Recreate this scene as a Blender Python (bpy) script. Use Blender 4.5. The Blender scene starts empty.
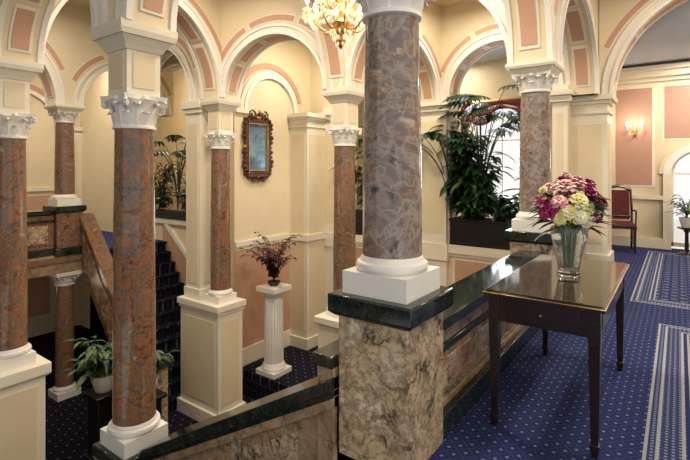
import bpy, bmesh, math, random
from mathutils import Vector, Matrix
random.seed(7)
S=bpy.context.scene
try: S.view_settings.view_transform='Standard'
except Exception: pass
pi=math.pi; sin=math.sin; cos=math.cos

# ------------------------------------------------------------ materials
def newmat(name):
    m=bpy.data.materials.new(name); m.use_nodes=True
    nt=m.node_tree; b=nt.nodes['Principled BSDF']; return m,nt,b
def mth(nt,op,a,b=None,c=None):
    n=nt.nodes.new('ShaderNodeMath'); n.operation=op
    for i,v in enumerate((a,b,c)):
        if v is None: continue
        if hasattr(v,'links') or hasattr(v,'is_output'): nt.links.new(v,n.inputs[i])
        else: n.inputs[i].default_value=v
    return n.outputs[0]
def mix(nt,f,a,b):
    n=nt.nodes.new('ShaderNodeMix'); n.data_type='RGBA'
    for i,v in ((0,f),(6,a),(7,b)):
        if hasattr(v,'is_output'): nt.links.new(v,n.inputs[i])
        else: n.inputs[i].default_value=v if i==0 else (*v,1)
    return n.outputs[2]
def coords(nt,rand=False):
    tc=nt.nodes.new('ShaderNodeTexCoord'); o=tc.outputs['Object']
    if rand:
        oi=nt.nodes.new('ShaderNodeObjectInfo')
        v=nt.nodes.new('ShaderNodeVectorMath'); v.operation='MULTIPLY_ADD'
        cb=nt.nodes.new('ShaderNodeCombineXYZ')
        for i in range(3): nt.links.new(oi.outputs['Random'],cb.inputs[i])
        nt.links.new(cb.outputs[0],v.inputs[0]); v.inputs[1].default_value=(17,9,13); nt.links.new(o,v.inputs[2])
        o=v.outputs[0]
    return o
def noise(nt,co,scale,detail=4,rough=.55,dist=0):
    n=nt.nodes.new('ShaderNodeTexNoise'); nt.links.new(co,n.inputs['Vector'])
    n.inputs['Scale'].default_value=scale; n.inputs['Detail'].default_value=detail
    n.inputs['Roughness'].default_value=rough; n.inputs['Distortion'].default_value=dist
    return n
def ramp(nt,f,stops):
    r=nt.nodes.new('ShaderNodeValToRGB'); nt.links.new(f,r.inputs[0]); e=r.color_ramp.elements
    while len(e)<len(stops): e.new(.5)
    for el,(p,c) in zip(e,stops): el.position=p; el.color=(*c,1)
    return r.outputs[0]
def plain(name,c,rough=.5,metal=0,var=.06,scale=3,coat=0,bump=0):
    m,nt,b=newmat(name); co=coords(nt); n=noise(nt,co,scale)
    c2=tuple(max(0,x*(1-var*2)) for x in c)
    nt.links.new(ramp(nt,n.outputs[0],[(.3,c2),(.7,c)]),b.inputs['Base Color'])
    b.inputs['Roughness'].default_value=rough; b.inputs['Metallic'].default_value=metal
    b.inputs['Coat Weight'].default_value=coat
    if bump:
        n2=noise(nt,co,60); bp=nt.nodes.new('ShaderNodeBump'); bp.inputs['Strength'].default_value=bump
        nt.links.new(n2.outputs[0],bp.inputs['Height']); nt.links.new(bp.outputs[0],b.inputs['Normal'])
    return m
def marble(name,cols,vein,scale=5,vscale=6,vw=.05,rough=.15,dist=1.2,vein2=None,v1a=1.0,spread=.34):
    m,nt,b=newmat(name); co=coords(nt,True)
    n=noise(nt,co,scale,9,.68,dist)
    k=len(cols); base=ramp(nt,n.outputs[0],[(.5-spread/2+spread*i/(k-1),c) for i,c in enumerate(cols)])
    w=noise(nt,co,scale*.9,5,.65)
    va=nt.nodes.new('ShaderNodeVectorMath'); va.operation='MULTIPLY_ADD'
    nt.links.new(w.outputs['Color'],va.inputs[0]); va.inputs[1].default_value=(.5,.5,.5); nt.links.new(co,va.inputs[2])
    def vor(sc,wd):
        v=nt.nodes.new('ShaderNodeTexVoronoi'); v.feature='DISTANCE_TO_EDGE'; nt.links.new(va.outputs[0],v.inputs['Vector'])
        v.inputs['Scale'].default_value=sc
        return ramp(nt,v.outputs[0],[(0,(1,1,1)),(wd,(0,0,0))])
    n3=noise(nt,co,scale*1.7,3)
    msk=ramp(nt,n3.outputs[0],[(.42,(0,0,0)),(.6,(1,1,1))])
    v1=mth(nt,'MULTIPLY',mth(nt,'MULTIPLY',vor(vscale,vw),msk),v1a)
    c=mix(nt,v1,base,vein)
    if vein2:
        v2=mth(nt,'MULTIPLY',vor(vscale*2.3,vw*1.2),.6); c=mix(nt,v2,c,vein2)
    nt.links.new(c,b.inputs['Base Color']); b.inputs['Roughness'].default_value=rough
    return m
CREAM=plain('cream_plaster',(.76,.645,.44),.6,var=.03)
TRIM=plain('ivory_trim_paint',(.80,.74,.60),.45,var=.03)
WHITE=plain('white_stone',(.84,.81,.75),.35,var=.04)
PINK=plain('salmon_panel_paint',(.57,.335,.22),.6,var=.04)
ROSE=plain('rose_panel_paint',(.48,.285,.215),.6,var=.04)
CEIL=plain('bluegrey_ceiling_paint',(.50,.56,.64),.7,var=.04)
BROWN=marble('red_brown_marble',[(.05,.04,.035),(.18,.075,.035),(.31,.13,.055),(.13,.105,.085),(.24,.115,.055),(.40,.29,.18)],(.06,.045,.04),4.2,5,.05,.13,2.0,(.26,.20,.14))
GREYM=marble('mauve_grey_marble',[(.05,.045,.042),(.17,.14,.13),(.30,.21,.17),(.15,.135,.13),(.28,.16,.09),(.46,.40,.34)],(.18,.075,.035),3.2,3.4,.09,.12,2.6,(.40,.35,.29),.85)
YELM=marble('yellow_breccia_marble',[(.36,.25,.13),(.62,.48,.31),(.46,.34,.20),(.76,.65,.47)],(.025,.017,.018),3.8,5.5,.12,.14,1.8,(.15,.08,.055))
REDM=marble('red_panel_marble',[(.16,.06,.035),(.33,.14,.07),(.50,.30,.18),(.62,.46,.32)],(.10,.05,.04),3.5,6,.06,.16,2.0,(.55,.42,.3))
TANM=marble('tan_marble',[(.18,.11,.06),(.35,.24,.14),(.45,.33,.21)],(.09,.05,.035),5,8,.06,.18,1.2)
DARKM=marble('dark_green_marble',[(.006,.009,.008),(.014,.019,.016),(.035,.042,.036)],(.11,.12,.10),9,14,.03,.10,1.0)
BLACK=plain('black_planter',(.010,.009,.010),.3,var=.1)
GOLD=plain('gold_gilt',(.78,.52,.18),.28,1,.08,20)
SOIL=plain('soil',(.03,.02,.012),.9)
def wood(name,c1,c2,rough,coat=.6):
    m,nt,b=newmat(name); co=coords(nt); mp=nt.nodes.new('ShaderNodeMapping'); mp.inputs['Scale'].default_value=(1,9,9); nt.links.new(co,mp.inputs[0])
    n=noise(nt,mp.outputs[0],5,6,.6,.8); nt.links.new(ramp(nt,n.outputs[0],[(.3,c1),(.7,c2)]),b.inputs['Base Color'])
    b.inputs['Roughness'].default_value=rough; b.inputs['Coat Weight'].default_value=coat; b.inputs['Coat Roughness'].default_value=.08; return m
MAHOG=wood('mahogany_wood',(.008,.004,.004),(.028,.011,.007),.28,.4)
FRAMEW=wood('carved_red_wood',(.035,.009,.006),(.11,.03,.015),.4,.2)
TABTOP,nt,b=newmat('table_glass_top'); co=coords(nt); mp=nt.nodes.new('ShaderNodeMapping'); mp.inputs['Scale'].default_value=(1,9,9); nt.links.new(co,mp.inputs[0]); n=noise(nt,mp.outputs[0],5,6)
nt.links.new(ramp(nt,n.outputs[0],[(.3,(.018,.013,.009)),(.7,(.045,.032,.018))]),b.inputs['Base Color'])
b.inputs['Roughness'].default_value=.07; b.inputs['Coat Weight'].default_value=.1; b.inputs['Coat Roughness'].default_value=.02; b.inputs['Specular IOR Level'].default_value=.36
GLASS,nt,b=newmat('clear_glass'); b.inputs['Transmission Weight'].default_value=.95; b.inputs['Roughness'].default_value=.03; b.inputs['IOR'].default_value=1.3; b.inputs['Base Color'].default_value=(.93,.97,.96,1)
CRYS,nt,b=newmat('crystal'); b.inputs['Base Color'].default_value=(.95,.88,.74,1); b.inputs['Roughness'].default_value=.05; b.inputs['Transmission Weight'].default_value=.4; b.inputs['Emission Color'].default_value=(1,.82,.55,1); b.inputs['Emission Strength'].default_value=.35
def emis(name,c,s):
    m,nt,b=newmat(name); b.inputs['Emission Color'].default_value=(*c,1); b.inputs['Emission Strength'].default_value=s; b.inputs['Base Color'].default_value=(*c,1); return m
BULB=emis('candle_bulb',(1,.80,.5),14)
MIRR,nt,b=newmat('old_mirror'); n=noise(nt,coords(nt),6,5,.6,1)
nt.links.new(ramp(nt,n.outputs[0],[(.35,(.10,.17,.24)),(.55,(.25,.35,.43)),(.7,(.12,.16,.17))]),b.inputs['Base Color']); b.inputs['Roughness'].default_value=.12; b.inputs['Metallic'].default_value=.5
LEAF=plain('leaf_green',(.022,.062,.019),.38,var=.25,scale=9)
LEAF2=plain('leaf_light_green',(.07,.15,.035),.45,var=.2,scale=9)
LEAFR=plain('leaf_dark_red',(.085,.03,.028),.5,var=.2,scale=9)
STEM=plain('plant_stem',(.05,.05,.025),.6)
TWIG=plain('twig_brown',(.05,.025,.018),.7)
PMAG=plain('petal_magenta',(.42,.02,.16),.5,var=.15,scale=20)
PPNK=plain('petal_pink',(.82,.34,.42),.5,var=.1,scale=20)
PYEL=plain('petal_yellow',(.85,.73,.22),.5,var=.1,scale=20)
PWHT=plain('petal_cream_white',(.86,.82,.62),.5,var=.05,scale=20)
DRAPE=plain('crimson_drape',(.24,.05,.065),.8,var=.15,scale=6)
CHAIRF=plain('maroon_upholstery',(.12,.012,.02),.8,var=.2,scale=10)
def carpet(name,base,dot,gridsc,border=False,dsz=.13,k=.75):
    m,nt,b=newmat(name); co=coords(nt)
    def grid(sc,rot,size):
        mp=nt.nodes.new('ShaderNodeMapping'); mp.inputs['Scale'].default_value=(sc,sc,sc); mp.inputs['Rotation'].default_value=(0,0,rot)
        nt.links.new(co,mp.inputs[0]); sp=nt.nodes.new('ShaderNodeSeparateXYZ'); nt.links.new(mp.outputs[0],sp.inputs[0])
        x=mth(nt,'ABSOLUTE',mth(nt,'SUBTRACT',mth(nt,'FRACT',sp.outputs[0]),.5)); y=mth(nt,'ABSOLUTE',mth(nt,'SUBTRACT',mth(nt,'FRACT',sp.outputs[1]),.5))
        return mth(nt,'LESS_THAN',mth(nt,'MAXIMUM',x,y),size), mth(nt,'GREATER_THAN',mth(nt,'MAXIMUM',x,y),.5-size*.3)
    d,l=grid(gridsc,pi/4,dsz); n=noise(nt,co,160,2)
    bc=mix(nt,n.outputs[0],tuple(x*.7 for x in base),tuple(x*1.3 for x in base))
    c=mix(nt,mth(nt,'MULTIPLY',d,k),bc,dot)
    c=mix(nt,mth(nt,'MULTIPLY',l,.12),c,dot)
    if border:
        sp=nt.nodes.new('ShaderNodeSeparateXYZ'); nt.links.new(co,sp.inputs[0]); X,Y=sp.outputs[0],sp.outputs[1]
        def region(s,c):
            ins=mth(nt,'LESS_THAN',s,0.0)
            d2,l2=grid(gridsc*2.1,0,.22)
            band=mth(nt,'MULTIPLY',ins,mth(nt,'GREATER_THAN',s,-.16))
            light=mix(nt,d2,(.035,.05,.14),(.25,.27,.33))
            c=mix(nt,mth(nt,'MULTIPLY',band,.9),c,light)
            for off in (0,.05,.16,.20):
                ln=mth(nt,'LESS_THAN',mth(nt,'ABSOLUTE',mth(nt,'ADD',s,off)),.008)
                c=mix(nt,mth(nt,'MULTIPLY',ln,.7),c,(.44,.45,.46))
            inner=mth(nt,'LESS_THAN',s,-.2)
            d3,l3=grid(gridsc*.55,pi/4,.22)
            c=mix(nt,mth(nt,'MULTIPLY',mth(nt,'MULTIPLY',inner,d3),.45),c,(.24,.27,.38))
            return c
        s1=mth(nt,'MAXIMUM',mth(nt,'SUBTRACT',X,3.05),mth(nt,'ADD',Y,1.03))
        s2=mth(nt,'MAXIMUM',mth(nt,'MAXIMUM',mth(nt,'SUBTRACT',3.75,X),mth(nt,'ADD',Y,.75)),mth(nt,'SUBTRACT',X,7.4))
        c=region(s1,c); c=region(s2,c)
    nt.links.new(c,b.inputs['Base Color']); b.inputs['Roughness'].default_value=.95
    b.inputs['Specular IOR Level'].default_value=.1
    return m
CARPET=carpet('blue_carpet',(.020,.029,.105),(.22,.25,.36),16,True,.12)
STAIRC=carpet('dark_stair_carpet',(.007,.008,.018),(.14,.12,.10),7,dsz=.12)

# ------------------------------------------------------------ mesh builder
class MB:
    def __init__(s,name): s.name=name; s.v=[]; s.f=[]; s.m=[]; s.sm=[]; s.mats=[]
    def mi(s,mat):
        if mat not in s.mats: s.mats.append(mat)
        return s.mats.index(mat)
    def add(s,vs,fs,mat,smooth=False):
        o=len(s.v); s.v+= [tuple(v) for v in vs]; k=s.mi(mat)
        for f in fs: s.f.append([o+i for i in f]); s.m.append(k); s.sm.append(smooth)
    def box(s,x0,x1,y0,y1,z0,z1,mat):
        s.add([(x0,y0,z0),(x1,y0,z0),(x1,y1,z0),(x0,y1,z0),(x0,y0,z1),(x1,y0,z1),(x1,y1,z1),(x0,y1,z1)],
              [(0,3,2,1),(4,5,6,7),(0,1,5,4),(1,2,6,5),(2,3,7,6),(3,0,4,7)],mat)
    def cbox(s,cx,cy,w,d,z0,z1,mat,w2=None,d2=None):
        w2=w if w2 is None else w2; d2=d if d2 is None else d2
        s.add([(cx-w/2,cy-d/2,z0),(cx+w/2,cy-d/2,z0),(cx+w/2,cy+d/2,z0),(cx-w/2,cy+d/2,z0),
               (cx-w2/2,cy-d2/2,z1),(cx+w2/2,cy-d2/2,z1),(cx+w2/2,cy+d2/2,z1),(cx-w2/2,cy+d2/2,z1)],
              [(0,3,2,1),(4,5,6,7),(0,1,5,4),(1,2,6,5),(2,3,7,6),(3,0,4,7)],mat)
    def lathe(s,prof,cx,cy,mat,seg=40,flute=0):
        vs=[];fs=[];n=len(prof)
        for r,z in prof:
            for i in range(seg):
                t=2*pi*i/seg; rr=r*(1-(flute if i%2 else 0)); vs.append((cx+rr*cos(t),cy+rr*sin(t),z))
        for j in range(n-1):
            for i in range(seg):
                k=(i+1)%seg; fs.append((j*seg+i,j*seg+k,(j+1)*seg+k,(j+1)*seg+i))
        s.add(vs,fs,mat,True)
        s.add(vs[:seg],[tuple(range(seg))[::-1]],mat); s.add(vs[-seg:],[tuple(range(seg))],mat)
    def tube(s,pts,rad,mat,seg=6):
        pts=[Vector(p) for p in pts]; vs=[];fs=[]
        for i,p in enumerate(pts):
            d=(pts[min(i+1,len(pts)-1)]-pts[max(i-1,0)]).normalized()
            a=d.cross(Vector((0,0,1)));
            if a.length<.05: a=d.cross(Vector((1,0,0)))
            a.normalize(); b=d.cross(a); r=rad[i] if isinstance(rad,(list,tuple)) else rad
            for k in range(seg):
                t=2*pi*k/seg; vs.append(p+a*r*cos(t)+b*r*sin(t))
        for i in range(len(pts)-1):
            for k in range(seg):
                q=(k+1)%seg; fs.append((i*seg+k,i*seg+q,(i+1)*seg+q,(i+1)*seg+k))
        fs.append(tuple(range(seg))); fs.append(tuple(range(len(vs)-seg,len(vs))))
        s.add(vs,fs,mat,True)
    def ball(s,c,r,mat,u=10,v=6,sz=1):
        vs=[];fs=[]
        for j in range(v+1):
            ph=pi*j/v
            for i in range(u): t=2*pi*i/u; vs.append((c[0]+r*sin(ph)*cos(t),c[1]+r*sin(ph)*sin(t),c[2]+r*sz*cos(ph)))
        for j in range(v):
            for i in range(u): k=(i+1)%u; fs.append((j*u+i,(j+1)*u+i,(j+1)*u+k,j*u+k))
        s.add(vs,fs,mat,True)
    def leaf(s,base,d,L,W,mat,droop=.5,n=5,fold=.15):
        base=Vector(base); d=Vector(d).normalized(); side=d.cross(Vector((0,0,1)))
        if side.length<.05: side=Vector((1,0,0))
        side.normalize(); vs=[];fs=[]; p=base.copy()
        for i in range(n+1):
            t=i/n; w=W*.5*sin(pi*min(1,(.06+t*.94))**.8)*(1 if i<n else 0.02)
            up=side.cross(d).normalized()
            vs+=[p-side*w+up*w*fold*2,p,p+side*w+up*w*fold*2]
            d=(d+Vector((0,0,-droop/n))).normalized(); p=p+d*L/n
        for i in range(n):
            for k in range(2): fs.append((i*3+k,i*3+k+1,i*3+k+4,i*3+k+3))
        s.add(vs,fs,mat,True)
    def arc(s,c,zs,r0,r1,v0,v1,a0,a1,n,mat,rz0=None,rz1=None):
        rz0=r0 if rz0 is None else rz0; rz1=r1 if rz1 is None else rz1
        vs=[];fs=[]
        for i in range(n+1):
            t=a0+(a1-a0)*i/n
            for (r,rz,v) in ((r0,rz0,v0),(r1,rz1,v0),(r1,rz1,v1),(r0,rz0,v1)):
                vs.append((c+r*cos(t),v,zs+rz*sin(t)))
        for i in range(n):
            for k in range(4): q=(k+1)%4; fs.append((i*4+k,i*4+q,(i+1)*4+q,(i+1)*4+k))
        fs.append((0,1,2,3)); e=n*4; fs.append((e,e+1,e+2,e+3))
        s.add(vs,fs,mat)
    def archwall(s,u0,u1,v0,v1,z0,z1,ops,mat,n=28):
        us=set([u0,u1])
        for c,r,zb,zs in ops:
            for i in range(n+1): us.add(round(c-r*cos(pi*i/n),5))
        us=sorted(u for u in us if u0-1e-6<=u<=u1+1e-6)
        def q(a,b,c_,d): s.add([a,b,c_,d],[(0,1,2,3)],mat)
        for a,b in zip(us[:-1],us[1:]):
            m=(a+b)/2; op=None
            for o in ops:
                if abs(m-o[0])<o[1]: op=o
            segs=[]
            if op:
                c,r,zb,zs=op; f=lambda u: zs+math.sqrt(max(0,r*r-(u-c)**2))
                ta,tb=f(a),f(b)
                if zb is not None and zb>z0:
                    segs.append((z0,z0,zb,zb)); q((a,v0,zb),(b,v0,zb),(b,v1,zb),(a,v1,zb))
                segs.append((ta,tb,z1,z1)); q((a,v0,ta),(b,v0,tb),(b,v1,tb),(a,v1,ta))
            else: segs.append((z0,z0,z1,z1))
            for (la,lb,ha,hb) in segs:
                for v in (v0,v1): q((a,v,la),(b,v,lb),(b,v,hb),(a,v,ha))
            q((a,v0,z1),(b,v0,z1),(b,v1,z1),(a,v1,z1))
        for c,r,zb,zs in ops:
            b0=z0 if zb is None else zb
            for u in (c-r,c+r):
                if zs>b0: q((u,v0,b0),(u,v1,b0),(u,v1,zs),(u,v0,zs))
        for u in (u0,u1): q((u,v0,z0),(u,v1,z0),(u,v1,z1),(u,v0,z1))
    def dress(s,c,zs,r,v0,v1,face=True,soff=True,pink=PINK):
        for sg,v in ((-1,v0),(1,v1)):
            def vv(p): return (v-p,v+.005) if sg<0 else (v-.005,v+p)
            s.arc(c,zs,r-.012,r+.028,*vv(.045),0,pi,36,WHITE)
            s.arc(c,zs,r+.028,r+.095,*vv(.018),0,pi,36,TRIM)
            s.arc(c,zs,r+.095,r+.13,*vv(.038),0,pi,36,WHITE)
            if face:
                for k in range(3):
                    a0=.42+k*.79; a1=a0+.70
                    s.arc(c,zs,r+.165,r+.275,*vv(.006),a0-.02,a1+.02,14,TRIM)
                    s.arc(c,zs,r+.182,r+.258,*vv(.010),a0,a1,14,pink)
        if soff:
            m=(v0+v1)/2; w=(v1-v0)/2-.06
            for k in range(5):
                a0=.10+k*.595; a1=a0+.54
                s.arc(c,zs,r-.010,r+.005,m-w,m+w,a0,a1,10,TRIM)
                s.arc(c,zs,r-.015,r-.005,m-w+.025,m+w-.025,a0+.03,a1-.03,10,pink)
    def finish(s,loc=(0,0,0),rot=0,bevel=0,parent=None,dedupe=True,scale=None):
        me=bpy.data.meshes.new(s.name); me.from_pydata(s.v,[],s.f)
        for m in s.mats: me.materials.append(m)
        me.polygons.foreach_set('material_index',s.m); me.polygons.foreach_set('use_smooth',s.sm)
        bm=bmesh.new(); bm.from_mesh(me); 
        if dedupe: bmesh.ops.remove_doubles(bm,verts=bm.verts,dist=.0004)
        bmesh.ops.recalc_face_normals(bm,faces=bm.faces); bm.to_mesh(me); bm.free()
        try: me.set_sharp_from_angle(angle=math.radians(38))
        except Exception: pass
        o=bpy.data.objects.new(s.name,me); S.collection.objects.link(o); o.location=loc; o.rotation_euler=(0,0,rot)
        if scale: o.scale=scale
        if bevel:
            b=o.modifiers.new('bevel','BEVEL'); b.width=bevel; b.segments=2; b.limit_method='ANGLE'; b.angle_limit=math.radians(50)
        if parent: o.parent=parent
        return o

ZS=2.45; TOP=4.1; LOW=-2.35
Mp=(0.0,0.01); Rp=(2.83,0); FL=(-.17,2.13); C=(2.9,2.42); P=(2.49,4.44); L=(-.32,4.13)

# ------------------------------------------------------------ columns
def capital(mb,z0,z1,r,mat=WHITE,w=.40):
    h=z1-z0
    mb.lathe([(r*1.0,z0-.02),(r*1.12,z0-.012),(r*1.12,z0+.006),(r*.98,z0+.014),(r*1.0,z0+h*.4),(r*1.12,z0+h*.7),(r*1.32,z0+h*.86)],0,0,mat,32)
    def curl(t,zb,H,out,W):
        rad=Vector((cos(t),sin(t),0)); tan=Vector((-sin(t),cos(t),0)); vs=[];fs=[]
        pr=[(0,0,.8),(.012,.35,1),(.02,.65,.95),(out*.6,.92,.8),(out,1.0,.55),(out*1.15,.88,.3)]
        for o,zz,ww in pr:
            c=rad*(r*1.0+o)+Vector((0,0,zb+H*zz))
            vs+=[c-tan*W*ww/2-rad*.008,c+rad*.008,c+tan*W*ww/2-rad*.008]
        for i in range(len(pr)-1):
            for k in range(2): fs.append((i*3+k,i*3+k+1,i*3+k+4,i*3+k+3))
        mb.add(vs,fs,mat,True)
    for k in range(8): curl(2*pi*k/8,z0+.005,h*.45,.045,.095)
    for k in range(8): curl(2*pi*(k+.5)/8,z0+.01,h*.72,.07,.09)
    for k in range(4):
        t=pi/4+k*pi/2; d=Vector((cos(t),sin(t),0)); cc=d*(w*.60)+Vector((0,0,z0+h*.74)); R=h*.16
        pts=[d*(r*1.02)+Vector((0,0,z0+h*.45)),d*(r*1.25)+Vector((0,0,z0+h*.7))]
        for i in range(14):
            a=pi*.75-i*.5; q=R*(1-i/17); pts.append(cc+d*q*cos(a)+Vector((0,0,q*sin(a))))
        mb.tube(pts,[.012]*2+[.015]*14,mat,6)
        mb.ball(cc,.018,mat,8,5)
    n=8; ring=[]
    for k in range(4):
        a=(k*pi/2)+pi/4; p0=Vector((cos(a),sin(a)))*w*.707; p1=Vector((cos(a+pi/2),sin(a+pi/2)))*w*.707
        for i in range(n):
            t=i/n; p=p0.lerp(p1,t); m=1-.16*sin(pi*t); ring.append(p*m)
    N=len(ring); vs=[(p.x,p.y,z0+h*.86) for p in ring]+[(p.x*1.04,p.y*1.04,z1) for p in ring]
    fs=[(i,(i+1)%N,N+(i+1)%N,N+i) for i in range(N)]+[tuple(range(N))[::-1],tuple(range(N,2*N))]
    mb.add(vs,fs,mat)
    for k in range(4):
        a=k*pi/2; mb.ball((cos(a)*w*.42,sin(a)*w*.42,z0+h*.9),.028,mat,8,5)
def cornice(mb,w0,z0,z1,w1,mat=TRIM):
    h=z1-z0
    mb.cbox(0,0,w0,w0,z0,z0+h*.15,mat,w0+.03,w0+.03)
    mb.cbox(0,0,w0+.02,w0+.02,z0+h*.15,z0+h*.5,mat,w1-.05,w1-.05)
    mb.cbox(0,0,w1-.02,w1-.02,z0+h*.5,z0+h*.72,mat,w1,w1); mb.cbox(0,0,w1,w1,z0+h*.72,z1,mat)
def shaft(mb,z0,z1,r,mat,pw=.36,ph=.11):
    mb.cbox(0,0,pw,pw,z0,z0+ph,WHITE)
    mb.lathe([(r*1.12,z0+ph-.002),(r*1.20,z0+ph+.01),(r*1.22,z0+ph+.025),(r*1.18,z0+ph+.042),(r*1.08,z0+ph+.05),(r*1.06,z0+ph+.06),(r*1.0,z0+ph+.075)],0,0,WHITE,48)
    zz=z0+ph+.07
    mb.lathe([(r*1.0,zz),(r*.985,zz+(z1-zz)*.4),(r*.90,z1)],0,0,mat,56)
def tall_column(name,p,zb,mat=BROWN,r=.15,ztop=1.72):
    mb=MB(name); shaft(mb,zb,ztop,r,mat,pw=.34); capital(mb,ztop,ztop+.23,r*.9,w=.33)
    mb.cbox(0,0,.26,.26,ztop+.225,2.30,TRIM)
    for s_ in (-1,1):
        mb.box(-.085,.085,s_*.13-.006,s_*.13+.006,2.0,2.25,CREAM); mb.box(s_*.13-.006,s_*.13+.006,-.085,.085,2.0,2.25,CREAM)
    cornice(mb,.28,2.27,ZS,.44); return mb.finish((p[0],p[1],0),bevel=.004)
def short_column(name,p,zb,mat=GREYM,r=.15,zt=2.18):
    mb=MB(name); shaft(mb,zb,zt,r,mat); capital(mb,zt,zt+.17,r*.9,w=.36); cornice(mb,.34,zt+.165,ZS,.46)
    return mb.finish((p[0],p[1],0),bevel=.004)
short_column('marble_column',Mp,.80); short_column('marble_column',Rp,.80)
tall_column('marble_column',FL,-.62); tall_column('marble_column',C,-.52)
tall_column('marble_column',P,-.58); tall_column('marble_column',L,-.50)
FG=[(1.42,7.1),(-1.3,7.1)]
for p in FG:
    short_column('marble_column',p,.80,BROWN)
    mb=MB('marble_column'); shaft(mb,LOW,-.50,.14,BROWN); capital(mb,-.50,-.34,.13,w=.34); mb.cbox(0,0,.4,.4,-.34,-.28,TRIM); mb.finish((p[0],p[1],0))

# pedestals
def pedestal(name,p,w,z0,z1,mat,capm,cw=.08,ch=.08,base=.12,bm=None,panels=None):
    mb=MB(name); mb.cbox(0,0,w,w,z0+base,z1-ch,mat)
    if base: mb.cbox(0,0,w+.07,w+.07,z0,z0+base,bm or capm)
    mb.cbox(0,0,w+cw*.4,w+cw*.4,z1-ch-.03,z1-ch,capm,w+cw,w+cw); mb.cbox(0,0,w+cw,w+cw,z1-ch,z1,capm)
    if panels:
        a,b=z0+base+.08,z1-ch-.1
        for s_ in (-1,1):
            q=w/2
            mb.box(-q+.07,q-.07,s_*q-.006,s_*q+.006,a,b,panels); mb.box(s_*q-.006,s_*q+.006,-q+.07,q-.07,a,b,panels)
    return mb.finish((p[0],p[1],0),bevel=.008)
pedestal('marble_pedestal',Mp,.39,0,.80,YELM,DARKM,base=0)
pedestal('marble_pedestal',Rp,.39,0,.80,YELM,DARKM)
pedestal('marble_pedestal',FL,.38,LOW,-.62,YELM,DARKM,cw=.04)
pedestal('column_pedestal',C,.50,LOW,-.52,TRIM,TRIM,panels=CREAM)
pedestal('column_pedestal',L,.46,LOW,-.50,TRIM,TRIM,.08,.1,.18,panels=CREAM)
pedestal('marble_pedestal',FG[0],.4,0,.80,BROWN,DARKM); pedestal('marble_pedestal',FG[1],.4,0,.80,BROWN,DARKM)
mb=MB('column_pedestal'); x,y=P
for (w,z0,z1) in ((.54,LOW,LOW+.2),(.46,LOW+.2,-.70),(.50,-.72,-.67),(.54,-.67,-.58)):
    mb.box(x-w/2,x+w/2,y-w/2,y+.44+w/2,z0,z1,TRIM)
for s_ in (-1,1): mb.box(x+s_*.23-.006,x+s_*.23+.006,y-.16,y+.6,LOW+.3,-.83,CREAM)
mb.box(x-.16,x+.16,y-.236,y-.224,LOW+.3,-.83,CREAM)
mb.box(x-.17,x+.17,y+.27,y+.62,-.58,2.30,TRIM); mb.box(x-.12,x+.12,y+.262,y+.27,-.35,2.1,CREAM); mb.box(x-.178,x-.17,y+.32,y+.57,-.35,2.1,CREAM)
mb.box(x-.19,x+.19,y+.25,y+.64,-.58,-.42,TRIM)
mb.box(x-.20,x+.20,y+.24,y+.65,2.26,2.33,TRIM); mb.box(x-.23,x+.23,y+.21,y+.68,2.33,ZS,TRIM)
mb.finish(bevel=.006)

# ------------------------------------------------------------ arcades
def arcade(name,p,q,th=.32,trim0=.20,trim1=.20,z1=TOP):
    p=Vector(p); q=Vector(q); d=q-p; Ln=d.length; mb=MB(name)
    r=(Ln-trim0-trim1)/2; c=trim0+r
    rr=min(r,TOP-.25-ZS)
    mb.archwall(0,Ln,-th/2,th/2,ZS,z1,[(c,rr,None,ZS)],CREAM)
    mb.dress(c,ZS,rr,-th/2,th/2)
    return mb.finish((p.x,p.y,0),math.atan2(d.y,d.x))
PR=(5.45,-.08)
arcade('wall_arcade_gallery',Mp,Rp); arcade('wall_arcade_gallery',Rp,PR,trim1=.3)
arcade('wall_arcade_gallery',(-2.9,0),Mp)
arcade('wall_arcade_stair',Mp,FL); arcade('wall_arcade_stair',FL,L); arcade('wall_arcade_stair',FL,C)
arcade('wall_arcade_stair',L,P); arcade('wall_arcade_stair',C,P); arcade('wall_arcade_stair',Rp,C)
arcade('wall_arcade_stair',C,(5.2,2.2)); arcade('wall_arcade_stair',L,(-.4,7.0))
arcade('wall_arcade_far',FG[1],FG[0]); arcade('wall_arcade_far',FG[0],(3.35,7.1)); 
arcade('wall_arcade_far',(1.45,7.15),(1.45,10.4)); arcade('wall_arcade_far',(P[0],P[1]+.3),(2.6,7.1))
arcade('wall_arcade_hall',(5.55,-.25),(5.55,-3.3),trim0=.16,trim1=.20)

def pilaster(mb,x0,x1,y0,y1,z0,z1,capz=None):
    mb.box(x0,x1,y0,y1,z0,z1,TRIM); e=.03
    mb.box(x0-e,x1+e,y0-e,y1+e,z0,z0+.2,TRIM)
    mb.box(x0-.02,x1+.02,y0-.02,y1+.02,z1-.26,z1-.23,TRIM)
    mb.box(x0-.03,x1+.03,y0-.03,y1+.03,z1-.12,z1-.07,TRIM); mb.box(x0-.07,x1+.07,y0-.07,y1+.07,z1-.07,z1,TRIM)
    mb.box(x0-.006,x0,y0+.07,y1-.07,z0+.35,z1-.4,CREAM); mb.box(x0+.07,x1-.07,y0-.006,y0,z0+.35,z1-.4,CREAM)
mb=MB('wall_pier_hall'); pilaster(mb,5.35,5.8,-.36,.26,0,ZS); mb.finish(bevel=.005)

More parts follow.
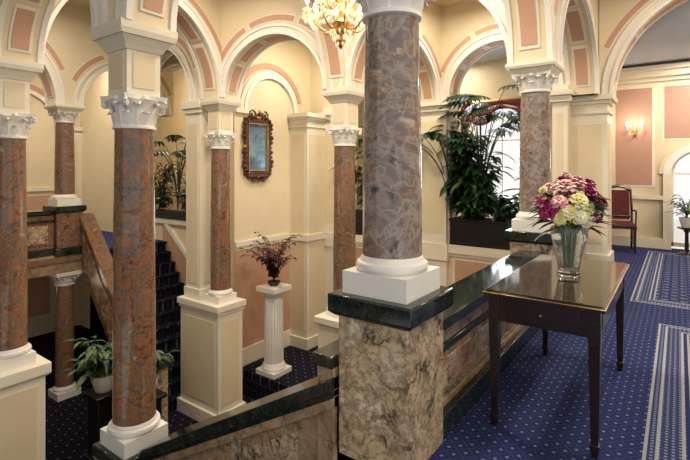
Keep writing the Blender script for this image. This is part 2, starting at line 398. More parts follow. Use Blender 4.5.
mb=MB('wall_alcove')
mb.archwall(.1,4.95,-.17,.17,LOW,TOP,[(1.1,.8,.17,2.6),(3.3,.8,.17,2.6)],CREAM)
for c in (1.1,3.3):
    mb.dress(c,2.6,.8,-.17,.17)
    mb.box(c-.86,c+.86,.17,.24,.03,.17,TRIM)
    mb.box(c-.7,c+.7,.17,.182,-1.75,-.08,PINK); mb.box(c-.75,c+.75,.165,.176,-1.80,-.03,TRIM)
mb.box(.1,4.95,.17,.21,-.02,.05,TRIM)
for u0,u1 in ((.1,.3),(1.92,2.48),(4.12,4.5)):
    mb.box(u0,u1,.17,.26,LOW,2.6,TRIM); mb.box(u0-.04,u1+.04,.16,.30,2.36,2.45,TRIM); mb.box(u0-.07,u1+.07,.16,.34,2.45,2.52,TRIM)
    mb.box(u0-.03,u1+.03,.16,.29,-.1,.17,TRIM); mb.box(u0+.06,u1-.06,.255,.266,.35,2.2,CREAM)
mb.finish((5.3,0,0),pi/2)
mb=MB('wall_niche'); mb.box(3.15,5.3,4.9,5.1,LOW,TOP,CREAM)
mb.box(3.15,4.5,4.86,4.9,.08,.17,TRIM); mb.box(3.15,4.5,4.88,4.9,.02,.08,TRIM)
mb.box(3.15,4.5,4.885,4.9,-1.75,.0,PINK); mb.box(3.15,4.5,4.86,4.9,-1.97,-1.68,TRIM)
mb.arc(4.0,2.45,.60,.66,4.85,4.9,0,pi,30,WHITE); mb.arc(4.0,2.45,.66,.74,4.87,4.9,0,pi,30,TRIM)
mb.arc(4.0,2.45,.78,.88,4.885,4.9,.3,2.8,30,PINK)
mb.box(3.15,3.42,4.84,4.9,2.36,2.45,TRIM)
pilaster(mb,4.5,5.13,4.45,4.9,-1.97,ZS)
mb.box(4.46,5.13,4.41,4.9,.05,.17,TRIM)
mb.finish()
mb=MB('wall_flight'); mb.archwall(5.1,10.5,-.1,.1,LOW,TOP,[(6.6,.95,.45,2.45)],CREAM); mb.dress(6.6,2.45,.95,-.1,.1,face=False)
mb.box(5.6,7.6,.1,.16,.35,.45,TRIM)
def rake(y0,y1,z0a,z1a,z0b,z1b,v0,v1,mat):
    mb.add([(y0,v0,z0a),(y1,v0,z0b),(y1,v0,z1b),(y0,v0,z1a),(y0,v1,z0a),(y1,v1,z0b),(y1,v1,z1b),(y0,v1,z1a)],
      [(0,1,2,3),(4,5,6,7),(0,1,5,4),(1,2,6,5),(2,3,7,6),(3,0,4,7)],mat)
rake(5.12,7.0,-2.1,-1.15,0,.40,.1,.125,PINK); rake(5.12,7.0,-1.15,-1.05,.40,.5,.1,.15,WHITE)
mb.finish((3.27,0,0),pi/2)
mb=MB('wall_conservatory'); mb.archwall(5.1,10.5,-.1,.1,LOW,TOP,[(7.6,.7,.6,2.2)],CREAM); mb.dress(7.6,2.2,.7,-.1,.1,face=False,soff=False); mb.finish((4.9,0,0),pi/2)
mb=MB('wall_far'); mb.box(-4,5.3,10.5,10.7,LOW,TOP,CREAM)
for c in (-2.3,-.2,1.9,4.0):
    mb.arc(c,2.4,.70,.78,10.44,10.5,0,pi,26,WHITE); mb.arc(c,2.4,.82,.92,10.485,10.5,.3,2.8,26,PINK)
    mb.box(c+.78,c+1.28,10.38,10.5,0,2.4,TRIM); mb.box(c+.72,c+1.34,10.34,10.5,2.3,2.4,TRIM); mb.box(c+.9,c+1.16,10.372,10.38,.4,2.1,CREAM)
    mb.box(c-.72,c+.72,10.46,10.5,.9,.98,TRIM); mb.box(c-.62,c+.62,10.485,10.5,.2,.8,PINK)
    mb.box(c-.62,c+.62,10.485,10.5,-1.9,-.5,PINK)
mb.box(-4,5.3,10.46,10.5,0,.15,TRIM)
mb.finish()
mb=MB('wall_left'); mb.box(-4.2,-4,2.5,10.7,LOW,TOP,CREAM); mb.finish()
WC,WR,WB,WS=1.60,.66,.45,1.95
mb=MB('wall_alcove_back'); mb.archwall(.0,5.1,-.1,.1,-.1,TOP,[(WC,WR,WB,WS),(3.6,.5,.45,2.0)],CREAM)
mb.dress(WC,WS,WR,-.1,.1,face=False,soff=False); mb.dress(3.6,2.0,.5,-.1,.1,face=False,soff=False)
mb.finish((7.0,0,0),pi/2)
mb=MB('wall_divider'); mb.box(5.8,7.9,0,.12,-.1,TOP,CREAM); mb.box(5.8,7.85,-.03,0,0,.16,TRIM); mb.box(6.2,7.6,-.012,0,1.1,2.85,ROSE); mb.box(5.8,7.85,-.03,0,.88,.95,TRIM); mb.finish()
mb=MB('wall_alcove_end'); mb.box(5.1,7.1,4.95,5.1,-.1,TOP,CREAM); mb.finish()
def window(name,c,x,r,zb,zs,sg=1):
    mb=MB(name)
    mb.arc(c,zs,r-.05,r,-.04,.04,0,pi,24,TRIM); mb.box(c-r,c-r+.05,-.04,.04,zb,zs,TRIM); mb.box(c+r-.05,c+r,-.04,.04,zb,zs,TRIM)
    mb.box(c-r,c+r,-.04,.04,zb,zb+.07,TRIM); mb.box(c-r,c+r,-.02,.02,zs-.015,zs+.015,TRIM)
    mb.box(c-.015,c+.015,-.02,.02,zb,zs+r-.03,TRIM)
    return mb.finish((x,0,0),pi/2)
window('window_1',WC,7.0,WR,WB,WS); window('window_2',3.6,7.0,.5,.45,2.0); window('window_added_conservatory',7.6,4.9,.7,.6,2.2)  # last one, in the conservatory wall, is added to brighten that dark room
mb=MB('wall_hall_end'); mb.archwall(-3.4,.12,-.1,.1,0,TOP,[(-1.46,.42,None,1.32)],CREAM)
mb.box(-.78,-.22,.1,.112,1.12,2.85,ROSE); mb.box(-.82,-.18,.1,.106,1.08,2.89,TRIM)
mb.box(-2.1,-.92,.1,.106,1.90,2.89,TRIM); mb.box(-2.06,-.96,.1,.112,1.94,2.85,ROSE)
mb.box(-3.2,-2.2,.1,.112,1.12,2.85,ROSE)
mb.arc(-1.46,1.32,.40,.52,.1,.14,0,pi,30,WHITE); mb.arc(-1.46,1.32,.52,.58,.1,.125,0,pi,30,CREAM)
for u in (-1.98,-1.06): mb.box(u,u+.12,.1,.14,0,1.32,TRIM)
for u0,u1 in ((-1.0,.0),(-3.3,-2.0)):
    mb.box(u0,u1,.1,.13,.86,.93,TRIM); mb.box(u0,u1,.1,.13,0,.18,TRIM)
mb.box(-3.4,.0,.1,.26,3.02,3.12,TRIM); mb.box(-3.4,.0,.1,.34,3.12,3.2,TRIM); mb.box(-3.4,.0,.1,.16,2.95,3.02,TRIM)
mb.finish((7.9,0,0),pi/2)
window('window_3',-1.46,7.9,.42,0.05,1.32)
mb=MB('ground_terrace'); mb.box(8.0,14,-6,6,-.3,-.05,WHITE); mb.finish()
mb=MB('wall_right'); mb.box(1.0,8,-3.55,-3.4,0,TOP,CREAM); mb.box(1,8,-3.4,-3.37,0,.18,TRIM); mb.finish()
mb=MB('ceiling'); mb.box(-4.2,5.4,-3.5,10.7,TOP,TOP+.1,CREAM); mb.finish()
mb=MB('ceiling_hall'); pr=[(5.4,TOP),(5.7,3.85),(6.0,3.55),(6.4,3.35),(6.9,3.27),(7.9,3.25)]
for (xa,za),(xb,zb) in zip(pr[:-1],pr[1:]): mb.add([(xa,-3.5,za),(xb,-3.5,zb),(xb,0,zb),(xa,0,za)],[(0,1,2,3)],CEIL,True)
mb.finish()
mb=MB('ceiling_alcove'); mb.box(5.4,7.1,0,5.1,3.5,3.6,CEIL); mb.finish()

# ------------------------------------------------------------ floors
mb=MB('floor'); mb.box(-6,7.95,-3.5,-.1,-.15,0,CARPET); mb.box(-6,-1.75,-.1,3,-.15,0,CARPET); mb.box(5.1,7.95,-.1,.1,-.15,0,CARPET); mb.finish()
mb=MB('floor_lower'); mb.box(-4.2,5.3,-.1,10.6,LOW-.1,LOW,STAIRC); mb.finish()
mb=MB('floor_far_gallery'); mb.box(-4,3.17,7.0,10.5,-.18,0,CARPET); mb.box(-4,1.62,6.9,7.0,-.28,.02,TANM); mb.box(-4,1.62,6.86,6.98,-.10,-.02,BROWN); mb.finish()
mb=MB('floor_alcove'); mb.box(5.47,7.0,.1,5,-.1,.15,TRIM); mb.finish()
mb=MB('wall_gallery_face'); mb.box(.0,5.2,-.1,.1,LOW,-.0,CREAM); mb.box(.2,2.6,.1,.115,-1.9,-.3,PINK); mb.box(3.1,5.0,.1,.115,-1.9,-.3,PINK); mb.finish()
mb=MB('landing_steps')
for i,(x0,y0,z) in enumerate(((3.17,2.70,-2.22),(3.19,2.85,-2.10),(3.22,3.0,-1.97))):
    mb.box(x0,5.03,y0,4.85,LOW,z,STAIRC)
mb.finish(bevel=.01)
def flight(name,x0,x1,y0,y1,z0,z1,n,mat=STAIRC):
    mb=MB(name)
    for i in range(n):
        ya=y0+(y1-y0)*i/n; zt=z0+(z1-z0)*(i+1)/n
        mb.box(x0,x1,min(ya,y1),max(ya,y1),z0-.0,zt,mat)
        dy=.03 if y1>y0 else -.03
        mb.box(x0,x1,min(ya-dy,ya),max(ya-dy,ya),zt-.035,zt,mat)
    return mb.finish(bevel=.006)
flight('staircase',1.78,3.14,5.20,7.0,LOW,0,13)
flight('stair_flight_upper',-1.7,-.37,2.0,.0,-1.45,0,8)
mb=MB('stair_landing'); mb.box(-1.7,-.37,2.0,3.85,-1.6,-1.45,STAIRC); mb.finish()

# ------------------------------------------------------------ balustrades
def sloped(mb,x0,x1,y0,y1,lo0,hi0,lo1,hi1,mat):
    mb.add([(x0,y0,lo0),(x1,y0,lo0),(x1,y0,hi0),(x0,y0,hi0),(x0,y1,lo1),(x1,y1,lo1),(x1,y1,hi1),(x0,y1,hi1)],
      [(0,1,2,3),(4,5,6,7),(0,1,5,4),(1,2,6,5),(2,3,7,6),(3,0,4,7)],mat)
def parapet(name,x0,x1,yc=0.0,pan=REDM,zt=.74,body=TANM,f=.10):
    mb=MB(name); h=zt-.62
    mb.box(x0,x1,yc-.18,yc+.10,0,.13,DARKM); mb.box(x0,x1,yc-.12,yc+.07,.13,.50+h,body)
    mb.box(x0,x1,yc-.145,yc+.09,.13,.17,body); mb.box(x0,x1,yc-.145,yc+.09,.43+h,.465+h,DARKM); mb.box(x0,x1,yc-.13,yc+.08,.465+h,.55+h,body)
    mb.box(x0,x1,yc-.145,yc+.085,.54+h,.56+h,DARKM); mb.box(x0,x1,yc-.17,yc+f,.56+h,zt,DARKM)
    n=max(1,round((x1-x0)/.62)); w=(x1-x0)/n
    for i in range(n):
        a=x0+i*w+.06; b=x0+(i+1)*w-.06
        for v in (yc-.12,yc+.07):
            mb.box(a,b,v-.012,v+.012,.19,.41+h,body); mb.box(a+.03,b-.03,v-.017,v+.017,.22,.38+h,pan if i%2==0 else YELM)
    return mb.finish(bevel=.006)
parapet('marble_balustrade',.20,2.62,zt=.62); parapet('marble_balustrade',3.04,5.12,zt=.62)
parapet('marble_balustrade',-4,1.21,7.1,REDM,.74,BROWN)
mb=MB('stair_balustrade'); x=-.08
y0,y1=.22,1.92; t0,t1=.38,-.58
sloped(mb,x-.11,x+.11,y0,y1,LOW,t0-.14,LOW,t1-.14,TANM)
sloped(mb,x-.14,x+.14,y0,y1,t0-.16,t0-.10,t1-.16,t1-.10,TANM)
sloped(mb,x-.17,x+.15,y0,y1,t0-.07,t0,t1-.07,t1,DARKM); sloped(mb,x-.145,x+.14,y0,y1,t0-.105,t0-.065,t1-.105,t1-.065,DARKM)
sl=(t1-t0)/(y1-y0)
for a,b,m in ((.47,.90,YELM),(1.0,1.84,REDM)):
    ha=t0+(a-y0)*sl; hb=t0+(b-y0)*sl
    sloped(mb,x-.125,x-.105,a,b,ha-.85,ha-.22,hb-.85,hb-.22,m)
sloped(mb,x-.135,x-.105,.91,.99,LOW,t0+(.91-y0)*sl-.15,LOW,t0+(.99-y0)*sl-.15,YELM)
mb.box(x-.13,x+.11,y0,y0+.11,LOW,.42,TANM); mb.box(x-.15,x+.13,y0-.0,y0+.13,.42,.48,DARKM)
mb.finish(bevel=.006)
mb=MB('stair_balustrade'); 
sloped(mb,1.60,1.76,5.05,6.92,LOW,-1.50,-.3,.55,BROWN); sloped(mb,1.585,1.60,5.15,6.85,-2.2,-1.63,-.1,.35,REDM); sloped(mb,1.56,1.80,5.00,6.92,-1.57,-1.45,.55,.66,BROWN)
mb.box(1.55,1.81,4.75,5.05,LOW,-1.40,YELM); mb.box(1.5,1.86,4.7,5.1,-1.40,-1.30,DARKM)
mb.finish(bevel=.006)

# ------------------------------------------------------------ table
mb=MB('console_table'); tx0,tx1,ty0,ty1=.47,1.76,-.885,-.295
mb.box(tx0,tx1,ty0,ty1,.722,.745,MAHOG); mb.box(tx0+.012,tx1-.012,ty0+.012,ty1-.012,.745,.752,TABTOP)
mb.box(tx0-.003,tx1+.003,ty0-.003,ty1+.003,.738,.741,GOLD)
ax0,ax1,ay0,ay1=tx0+.03,tx1-.03,ty0+.03,ty1-.03
mb.box(ax0,ax1,ay0,ay0+.022,.585,.722,MAHOG); mb.box(ax0,ax1,ay1-.022,ay1,.585,.722,MAHOG); mb.box(ax0,ax0+.022,ay0,ay1,.585,.722,MAHOG); mb.box(ax1-.022,ax1,ay0,ay1,.585,.722,MAHOG)
mb.box(ax0+.1,ax1-.1,ay0-.006,ay0,.605,.705,MAHOG); mb.box(ax0-.006,ax0,ay0+.09,ay1-.09,.605,.705,MAHOG)
mb.ball((ax0-.014,(ay0+ay1)/2,.655),.006,GOLD,8,6)
for cx in (ax0+.02,ax1-.02):
    for cy in (ay0+.02,ay1-.02):
        mb.cbox(cx,cy,.056,.056,.56,.722,MAHOG); mb.cbox(cx,cy,.034,.034,.06,.56,MAHOG,.054,.054)
        mb.cbox(cx,cy,.044,.044,.045,.065,MAHOG); mb.cbox(cx,cy,.026,.026,0,.045,MAHOG,.038,.038)
mb.finish(bevel=.003)

# ------------------------------------------------------------ vase + bouquet
VX,VY,VZ=1.12,-.61,.752
mb=MB('glass_vase')
out=[(.062,0),(.068,.008),(.062,.03),(.070,.09),(.088,.17),(.105,.24),(.112,.285),(.105,.30)]
inn=[(.098,.298),(.098,.24),(.081,.17),(.063,.09),(.052,.04),(.02,.03)]
mb.lathe(out+inn,0,0,GLASS,24,.05)
mb.finish((VX,VY,VZ))
mb=MB('flower_bouquet')
def flower(c,up,R,mats,n=26):
    c=Vector(c); up=Vector(up).normalized(); a=up.orthogonal().normalized(); b=up.cross(a)
    mb.ball(c,R*.45,mats[0],8,5)
    for i in range(n):
        t=i*2.399; k=i/n; el=1.35-1.5*k; rad=a*cos(t)+b*sin(t)
        d=(rad*cos(el)+up*sin(el)); tan=up.cross(rad).normalized(); L_=R*(.65+.4*k); W=R*(.75)
        m=mats[i%len(mats)]; vs=[]; p0=c+d*R*.15
        nrm=tan.cross(d).normalized()
        for j,(f,w,o) in enumerate(((0,.35,0),(.45,.95,-.12),(.8,1.0,-.06),(1.0,.6,.10))):
            q=p0+d*L_*f+nrm*R*o; vs+=[q-tan*W*w/2+nrm*R*.1,q,q+tan*W*w/2+nrm*R*.1]
        fs=[]
        for j in range(3):
            for l in range(2): fs.append((j*3+l,j*3+l+1,j*3+l+4,j*3+l+3))
        mb.add(vs,fs,m,True)
rng=random.Random(5)
RT=Vector((.588,-.809,0)); VW=Vector((-.809,-.588,0))
K={'p':(PPNK,PPNK,PWHT),'m':(PMAG,PMAG),'y':(PYEL,PWHT,PYEL),'w':(PWHT,PWHT,PYEL),'k':(PMAG,PPNK)}
fl=[(-.16,.05,.40,.058,'m'),(-.20,.02,.46,.042,'k'),(-.11,.09,.46,.045,'p'),(-.06,.12,.40,.050,'y'),(-.11,.10,.36,.040,'y'),(.0,.13,.47,.050,'y'),(.0,.14,.38,.045,'w'),(.06,.12,.43,.045,'y'),
(.05,.12,.35,.042,'w'),(.11,.09,.40,.048,'p'),(.17,.05,.45,.060,'m'),(.16,.05,.37,.042,'k'),(.10,.06,.51,.052,'m'),(-.05,.05,.55,.058,'p'),(.04,.03,.58,.050,'p'),(-.13,.0,.54,.042,'p'),(.13,.0,.56,.048,'k'),
(-.16,-.06,.45,.05,'y'),(.19,-.05,.49,.045,'m'),(.0,-.06,.58,.05,'k'),(-.08,-.08,.54,.05,'w'),(.08,-.08,.55,.05,'p'),(-.10,-.12,.44,.05,'m'),(.08,-.13,.44,.05,'y'),(.0,-.14,.40,.05,'p'),(.18,-.10,.41,.045,'m'),(-.02,.0,.48,.07,'p'),(.21,.0,.39,.030,'m'),(-.19,.04,.53,.026,'y'),(-.02,.0,.62,.03,'p')]
for (r_,v_,z_,R_,k_) in fl:
    cpos=RT*(r_*.93)+VW*v_+Vector((0,0,z_)); d=Vector((cpos.x,cpos.y,(z_-.33)*.9))
    flower(cpos,d,R_,K[k_]); mb.tube([(d.x*.15,d.y*.15,.05),(d.x*.25,d.y*.25,.25),tuple(cpos)],.0028,LEAF2,5)
for i in range(64):
    t=i*2.1; k=rng.uniform(.5,1); mb.leaf((cos(t)*.07,sin(t)*.07,.29+.20*rng.random()),(cos(t),sin(t),rng.uniform(-.1,.9)),.15+.08*rng.random(),.04,LEAF if i%2 else LEAF2,.7)
mb.finish((VX,VY,VZ),dedupe=False)

# ------------------------------------------------------------ mirror
mb=MB('wall_mirror')
W,H=.36,.62
mb.box(-W+.08,W-.08,-.012,0,-H+.12,H-.12,MIRR)
for a in (-1,1):
    mb.box(a*(W-.05)-.045,a*(W-.05)+.045,-.05,0,-H+.06,H-.06,FRAMEW); mb.box(a*(W-.1)-.007,a*(W-.1)+.007,-.056,0,-H+.1,H-.1,GOLD)
    mb.box(-W,W,-.05,0,a*(H-.1)-.05,a*(H-.1)+.05,FRAMEW); mb.box(-W+.1,W-.1,-.056,0,a*(H-.155)-.007,a*(H-.155)+.007,GOLD)
for i in range(44):
    t=2*pi*i/44; x=(W+.01)*max(-1,min(1,1.25*cos(t))); z=(H-.03)*max(-1,min(1,1.2*sin(t)))
    mb.ball((x,-.035,z),.030+.012*(i%3),GOLD if i%11==0 else FRAMEW,7,5)
for a in (-1,1):
    pts=[]
    for i in range(16): q=.10*(1-i/20); th=i*.5; pts.append((a*(.16+q*cos(th)),-.05,H+.02+q*sin(th)))
    mb.tube(pts,.018,FRAMEW,6)
    pts=[(a*(.12+.08*(1-i/20)*cos(i*.5)),-.05,-H+.0-.08*(1-i/20)*sin(i*.5)) for i in range(16)]; mb.tube(pts,.016,FRAMEW,6)
mb.leaf((0,-.05,H-.03),(0,-.05,1),.17,.14,GOLD,0); mb.ball((0,-.06,H+.03),.05,FRAMEW,8,6)
mb.leaf((0,-.05,-H+.05),(0,-.05,-1),.14,.12,FRAMEW,0)
mb.finish((3.66,4.9,1.79),scale=(.86,1,.88))
mb=MB('framed_picture'); mb.box(-.2,.2,-.04,0,-.34,.34,FRAMEW); mb.box(-.17,.17,-.05,0,-.31,.31,GOLD); mb.box(-.14,.14,-.055,0,-.28,.28,MIRR); mb.finish((3.55,10.5,1.7))

# ------------------------------------------------------------ plants
def big_plant(name,loc,n,height,spread,LL,LW,seed,mats=(LEAF,LEAF2),pot=None,bias=(0,0),palm=False,stem=STEM,low=.2,dense=0):
    r=random.Random(seed); mb=MB(name)
    z0=0
    if pot:
        pr,ph,pm=pot; mb.lathe([(pr*.6,0),(pr*.66,.01),(pr*.95,ph*.75),(pr,ph),(pr*.88,ph),(pr*.85,ph*.9)],0,0,pm,24)
        mb.lathe([(pr*.86,ph*.88),(.01,ph*.9)],0,0,SOIL,16); z0=ph*.88
    for i in range(n):
        t=i*2.399+r.uniform(-.3,.3); k=r.uniform(low,1); h=height*k; sp=spread*r.uniform(.25,1)
        bx,by=bias[0]*k,bias[1]*k
        e=Vector((cos(t)*sp+bx,sin(t)*sp+by,z0+h)); pts=[]
        for j in range(7):
            u=j/6; pts.append(Vector((e.x*u**1.5,e.y*u**1.5,z0+h*(1-(1-u)**1.6))))
        mb.tube(pts,[.007*(1-.6*j/6) for j in range(7)],stem,5)
        m=mats[0] if r.random()<.8 else mats[1]
        d=Vector((cos(t),sin(t),.25))
        mb.leaf(pts[-1],d,LL*r.uniform(.7,1.1),LW*r.uniform(.8,1.1),m,r.uniform(.6,1.4),6)
        for j in range(3 if not dense else 1,6):
            q=t+r.choice((-1,1))*r.uniform(.6,1.4)
            mb.leaf(pts[j],(cos(q),sin(q),.4),LL*.75,LW*.75,m,1.1,5)
            for _ in range(dense):
                q=t+r.uniform(0,6.28); mb.leaf(pts[j],(cos(q),sin(q),.2),LL*.7,LW*.7,mats[0],1.2,5)
    return mb.finish(loc,dedupe=False)
def fingers(name,loc,n,h,R,seed,bias=(0,0),kmin=.65,fl=.26,fw=.065):
    r=random.Random(seed); mb=MB(name)
    for i in range(n):
        t=i*2.399+r.uniform(-.4,.4); k=r.uniform(kmin,1); hh=h*k
        e=Vector((cos(t)*R+bias[0],sin(t)*R+bias[1],hh)); pts=[Vector((e.x*(j/7)**1.6,e.y*(j/7)**1.6,hh*(1-(1-j/7)**1.7))) for j in range(8)]
        mb.tube(pts,[.010*(1-.5*j/7) for j in range(8)],STEM,5)
        d=Vector((cos(t),sin(t),.15)).normalized(); p=pts[-1]
        for q in range(7):
            u=q/6; c=p+d*.30*u-Vector((0,0,.12*u*u))
            for sg in (-1,1):
                an=t+sg*(1.45-.9*u); mb.leaf(c,(cos(an),sin(an),.1),fl*(1-.35*u),fw,LEAF,.9,4)
        mb.leaf(p,(d.x,d.y,.0),.40,.11,LEAF,.7,5)
    return mb.finish(loc,dedupe=False)
def planter(name,y0,y1,x0=5.0,x1=5.46,z0=.17,z1=.60):
    mb=MB(name); mb.box(x0,x1,y0,y1,z0,z1-.03,BLACK); mb.box(x0-.02,x1,y0-.01,y1+.01,z1-.05,z1,BLACK); mb.box(x0-.01,x1,y0,y1,z0,z0+.04,BLACK)
    mb.box(x0+.03,x1-.03,y0+.03,y1-.03,z1,z1+.01,SOIL); return mb.finish(bevel=.008)
planter('planter_box',.33,1.87,5.08); planter('planter_box',2.53,4.07,5.08); planter('planter_box',5.7,7.5,3.1,3.36,.45,.58)
for i,(yy,h,sp,bi,n_,dn) in enumerate(((.55,.75,.22,(.1,.02),16,1),(1.0,.42,.30,(.1,0),16,2),(1.42,1.25,.34,(0,.08),30,2),(1.72,1.75,.40,(-.05,.08),34,2))):
    big_plant('potted_foliage_plant',(5.3,yy,.61),n_,h,sp,.38,.13,20+i,bias=bi,dense=dn)
fingers('split_leaf_philodendron',(5.35,1.45,.61),16,2.05,.42,31,(-.05,-.18),kmin=.72,fl=.30,fw=.075)
big_plant('trailing_ivy_plant',(5.15,.8,.61),40,.26,.34,.20,.07,41,dense=1)
big_plant('trailing_ivy_plant',(5.15,1.5,.61),40,.28,.34,.20,.07,42,dense=1)
fingers('split_leaf_philodendron',(5.12,1.86,.61),14,1.45,.30,51,(-.24,.22),kmin=.72,fl=.25,fw=.08)
big_plant('potted_foliage_plant',(5.3,2.9,.61),24,1.5,.45,.36,.12,52,dense=1); big_plant('potted_foliage_plant',(5.3,3.6,.61),22,1.7,.45,.36,.12,53,dense=1)
fingers('palm_plant',(3.22,6.6,.59),12,1.5,.35,61); big_plant('palm_plant',(3.22,6.2,.59),26,.9,.4,.28,.06,62,dense=1); big_plant('palm_plant',(3.22,7.1,.59),26,1.0,.4,.28,.06,63,dense=1)
big_plant('potted_shrub',(.95,4.85,-1.45),34,.50,.38,.22,.07,71,mats=(LEAF2,LEAF),pot=(.16,.22,WHITE),dense=1)
big_plant('potted_shrub',(1.2,4.3,-1.45),30,.42,.32,.20,.06,72,mats=(LEAF,LEAF2),pot=(.15,.2,WHITE),dense=1)
for p in ((.95,4.85),(1.2,4.3)):
    mb=MB('plant_stand'); mb.cbox(0,0,.36,.36,LOW,LOW+.1,BLACK); mb.cbox(0,0,.28,.28,LOW+.1,-1.5,BLACK); mb.cbox(0,0,.38,.38,-1.5,-1.45,BLACK); mb.finish((*p,0),bevel=.01)
PX,PY=3.46,4.28
mb=MB('fluted_plant_pedestal'); zz=-1.97
mb.cbox(0,0,.42,.42,zz,zz+.08,WHITE); mb.lathe([(.20,zz+.08),(.205,zz+.11),(.18,zz+.15),(.17,zz+.18)],0,0,WHITE,32)
mb.lathe([(.165,zz+.17),(.16,zz+.6),(.15,zz+1.26)],0,0,WHITE,40,.09)
mb.lathe([(.15,zz+1.26),(.17,zz+1.28),(.175,zz+1.31),(.20,zz+1.36)],0,0,WHITE,32); mb.cbox(0,0,.42,.42,zz+1.36,zz+1.44,WHITE); mb.finish((PX,PY,0),bevel=.004)
big_plant('dried_twig_arrangement',(PX,PY,zz+1.44),36,.80,.50,.12,.08,81,mats=(LEAFR,LEAFR),pot=(.11,.07,TWIG),stem=TWIG,low=.4,bias=(-.10,-.02),dense=1)

# ------------------------------------------------------------ drapery at alcove window
mb=MB('window_drape')
def cloth(f,n=40,m=14):
    vs=[];fs=[]
    for j in range(m+1):
        for i in range(n+1): vs.append(f(i/n,j/m))
    for j in range(m):
        for i in range(n): k=j*(n+1)+i; fs.append((k,k+1,k+n+2,k+n+1))
    mb.add(vs,fs,DRAPE,True)
zt=2.72
for (ya,yb) in ((WC-.76,WC),(WC,WC+.76)):
    cloth(lambda u,v: (6.84-.03*sin(v*16),ya+(yb-ya)*u,zt-.20*v-.36*v*4*u*(1-u)*.75))
for e,sg in ((WC-.78,1),(WC+.78,-1)):
    cloth(lambda u,v: (6.83+.02*sin(u*26),e+sg*(.20*u*(1-.55*sin(pi*min(1,v*1.05)))),zt-(zt-.3)*v))
mb.tube([(6.84,WC-.86,zt),(6.84,WC+.86,zt)],.02,GOLD,8)
mb.finish(dedupe=False)

# ------------------------------------------------------------ chandelier
mb=MB('crystal_chandelier')
mb.lathe([(.004,-.34),(.03,-.31),(.045,-.27),(.02,-.23),(.06,-.17),(.08,-.12),(.03,-.06),(.02,.05),(.05,.12),(.035,.2),(.015,.3),(.01,.36)],0,0,GOLD,24)
mb.tube([(0,0,.34),(0,0,TOP-2.79)],.008,GOLD,6); mb.lathe([(.07,TOP-2.79-.01),(.06,TOP-2.79-.04),(.02,TOP-2.79-.07)],0,0,GOLD,20)
def crystal(p,r=.012): 
    x,y,z=p; mb.add([(x,y,z+r*1.4),(x+r,y,z),(x,y+r,z),(x-r,y,z),(x,y-r,z),(x,y,z-r*2)],[(0,1,2),(0,2,3),(0,3,4),(0,4,1),(5,2,1),(5,3,2),(5,4,3),(5,1,4)],CRYS)
for tier,(n,R,zb) in enumerate(((8,.29,-.12),(6,.18,.10))):
    for i in range(n):
        t=2*pi*i/n+tier*.3; c,s_=cos(t),sin(t); pts=[]
        for j in range(11):
            u=j/10; rr=.03+(R-.03)*u; pts.append((c*rr,s_*rr,zb-.09*sin(pi*u*1.15)+.05*u))
        mb.tube(pts,.008,GOLD,6); ex,ey,ez=pts[-1]
        mb.lathe([(.008,ez),(.038,ez+.012),(.042,ez+.02),(.015,ez+.022)],ex,ey,CRYS,14)
        mb.lathe([(.010,ez+.02),(.010,ez+.07)],ex,ey,WHITE,10); mb.lathe([(.010,ez+.07),(.017,ez+.095),(.012,ez+.13),(.001,ez+.155)],ex,ey,BULB,10)
        for j in range(6):
            q=2*pi*j/6; crystal((ex+.038*cos(q),ey+.038*sin(q),ez-.02),.010); crystal((ex+.038*cos(q),ey+.038*sin(q),ez-.05),.012); crystal((ex+.02*cos(q),ey+.02*sin(q),ez-.08),.012)
        t2=t+2*pi/n; 
        for j in range(1,14):
            u=j/14; ax=R*(c*(1-u)+cos(t2)*u); ay=R*(s_*(1-u)+sin(t2)*u); crystal((ax,ay,ez-.09*sin(pi*u)),.011)
            crystal((c*R*u*.9,s_*R*u*.9,zb+.17-.1*u-.05*sin(pi*u)),.010)
for k in range(3):
    for i in range(12-3*k): q=2*pi*i/(12-3*k); crystal((cos(q)*(.09-.025*k),sin(q)*(.09-.025*k),-.2-.05*k),.014)
crystal((0,0,-.38),.03)
mb.finish((1.17,1.20,2.79),dedupe=False)

mb=MB('wall_sconce'); mb.lathe([(.001,-.10),(.03,-.06),(.035,0),(.02,.08),(.001,.12)],0,0,GOLD,16)
for a in (-1,1):
    pts=[(-.02-.06*sin(pi*j/8*.8),a*.11*j/8,-.03-.05*sin(pi*j/8)+.04*j/8) for j in range(9)]; mb.tube(pts,.007,GOLD,6)
    ex,ey,ez=pts[-1]; mb.lathe([(.006,ez),(.028,ez+.015),(.01,ez+.02)],ex,ey,GOLD,12); mb.lathe([(.009,ez+.02),(.009,ez+.08)],ex,ey,WHITE,10)
    mb.lathe([(.009,ez+.08),(.018,ez+.10),(.02,ez+.13),(.002,ez+.17)],ex,ey,BULB,12)
mb.finish((7.765,-.52,2.08))

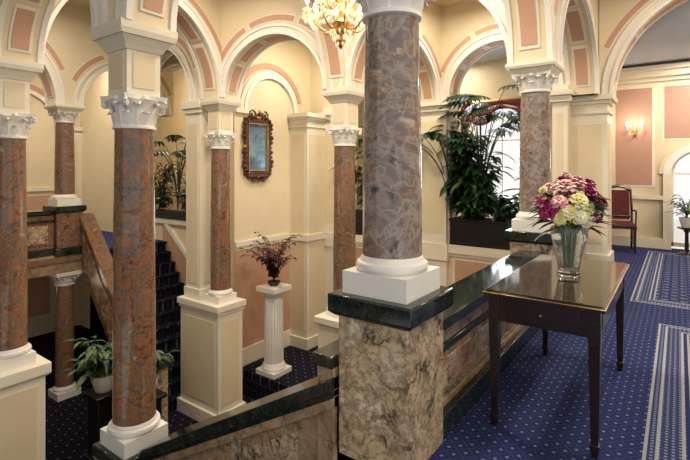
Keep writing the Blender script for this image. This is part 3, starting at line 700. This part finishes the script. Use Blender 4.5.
# chair
mb=MB('side_chair')
for sx in (-1,1):
    mb.cbox(sx*.2,.2,.035,.035,0,.45,MAHOG,.045,.045)
    mb.tube([(sx*.2,-.26,0),(sx*.2,-.21,.22),(sx*.2,-.2,.45),(sx*.2,-.23,.75),(sx*.19,-.29,1.05)],[.018,.02,.022,.02,.018],MAHOG,8)
mb.box(-.23,.23,-.22,.23,.40,.45,MAHOG); mb.cbox(0,.005,.44,.42,.45,.50,CHAIRF,.38,.36)
mb.tube([(-.19,-.285,1.03),(-.1,-.295,1.08),(0,-.3,1.10),(.1,-.295,1.08),(.19,-.285,1.03)],.026,MAHOG,8)
mb.tube([(-.2,-.215,.58),(.2,-.215,.58)],.018,MAHOG,8)
mb.add([(-.17,-.205,.52),(.17,-.205,.52),(.17,-.27,1.03),(-.17,-.27,1.03),(-.17,-.245,.52),(.17,-.245,.52),(.17,-.31,1.03),(-.17,-.31,1.03)],[(0,1,2,3),(4,5,6,7),(0,1,5,4),(1,2,6,5),(2,3,7,6),(3,0,4,7)],CHAIRF)
for sx in (-1,1):
    mb.tube([(sx*.21,-.21,.68),(sx*.24,0,.69),(sx*.23,.12,.67)],.016,MAHOG,8); mb.tube([(sx*.23,.12,.67),(sx*.22,.14,.45)],.014,MAHOG,8)
    mb.box(sx*.2-.01,sx*.2+.01,-.2,.2,.16,.18,MAHOG)
mb.finish((7.15,-.34,0),math.radians(100))
mb=MB('plant_stand'); mb.lathe([(.14,0),(.12,.02),(.03,.05),(.025,.35),(.05,.4),(.13,.43),(.13,.45)],0,0,MAHOG,24); mb.finish((7.35,-1.27,0))
big_plant('potted_fern',(7.35,-1.27,.45),24,.40,.22,.18,.05,91,mats=(LEAF2,LEAF),pot=(.11,.16,WHITE))

# ------------------------------------------------------------ lights
def area(name,loc,size,e,col=(1,.885,.73),rot=(0,0,0)):
    l=bpy.data.lights.new(name,'AREA'); l.shape='DISK'; l.size=size; l.energy=e; l.color=col
    o=bpy.data.objects.new(name,l); o.location=loc; o.rotation_euler=rot; S.collection.objects.link(o); return o
def point(name,loc,e,r=.15,col=(1,.84,.62)):
    l=bpy.data.lights.new(name,'POINT'); l.energy=e; l.shadow_soft_size=r; l.color=col
    o=bpy.data.objects.new(name,l); o.location=loc; S.collection.objects.link(o)
area('ceiling_fill',(1.4,1.1,3.95),.5,68); area('ceiling_fill',(1.2,3.3,3.95),.45,48); area('ceiling_fill',(4.1,3.5,3.95),.5,72); area('ceiling_fill',(4.1,1.2,3.95),.5,46)  # fill discs added under the ceiling to brighten each bay, no fixtures
area('ceiling_fill',(1.4,-1.8,3.95),.8,60); area('ceiling_fill',(-1.5,-1.6,3.95),1.2,32); area('ceiling_fill',(.6,5.7,3.95),.5,40); area('ceiling_fill',(.3,8.8,3.95),.8,74); area('ceiling_fill',(2.4,8.8,3.95),.7,38)
area('ceiling_fill',(4.2,-1.7,3.95),.9,52); area('ceiling_fill',(6.9,-1.6,3.2),.8,50); area('ceiling_fill',(6.3,2.4,3.45),.8,20); area('ceiling_fill',(4.1,7.4,3.95),.8,60)
point('chandelier_glow',(1.17,1.20,3.3),26,.10); point('lower_hall_fill',(0.2,8.7,-.8),9,.3); point('sconce_glow',(7.5,-.52,2.25),7,.05)  # lower hall point is added soft fill; chandelier and sconce have fixtures
point('stairwell_fill',(1.2,3.3,.9),7,.3,(1,.93,.84)); point('niche_fill',(4.1,3.2,.6),7,.3,(1,.93,.84)); point('hall_ceiling_fill',(6.9,-2.2,1.6),16,.2,(1,.95,.9))  # added soft fill points, no fixtures here; last one lightens the hall ceiling
area('daylight_window',(7.3,1.6,1.5),1.0,45,(.9,.95,1),(0,pi/2,0))
W_=bpy.data.worlds.new('world'); S.world=W_; W_.use_nodes=True; bg=W_.node_tree.nodes['Background']; bg.inputs[0].default_value=(1,.985,.96,1); bg.inputs[1].default_value=1.0

# ------------------------------------------------------------ camera
cd=bpy.data.cameras.new('camera'); cam=bpy.data.objects.new('camera',cd); S.collection.objects.link(cam)
cd.lens=24; cd.sensor_width=36; cd.shift_y=-62/690; cd.clip_start=.05
cam.location=(-2.03,-1.17,1.42); cam.rotation_euler=(pi/2,0,math.radians(-54)); S.camera=cam
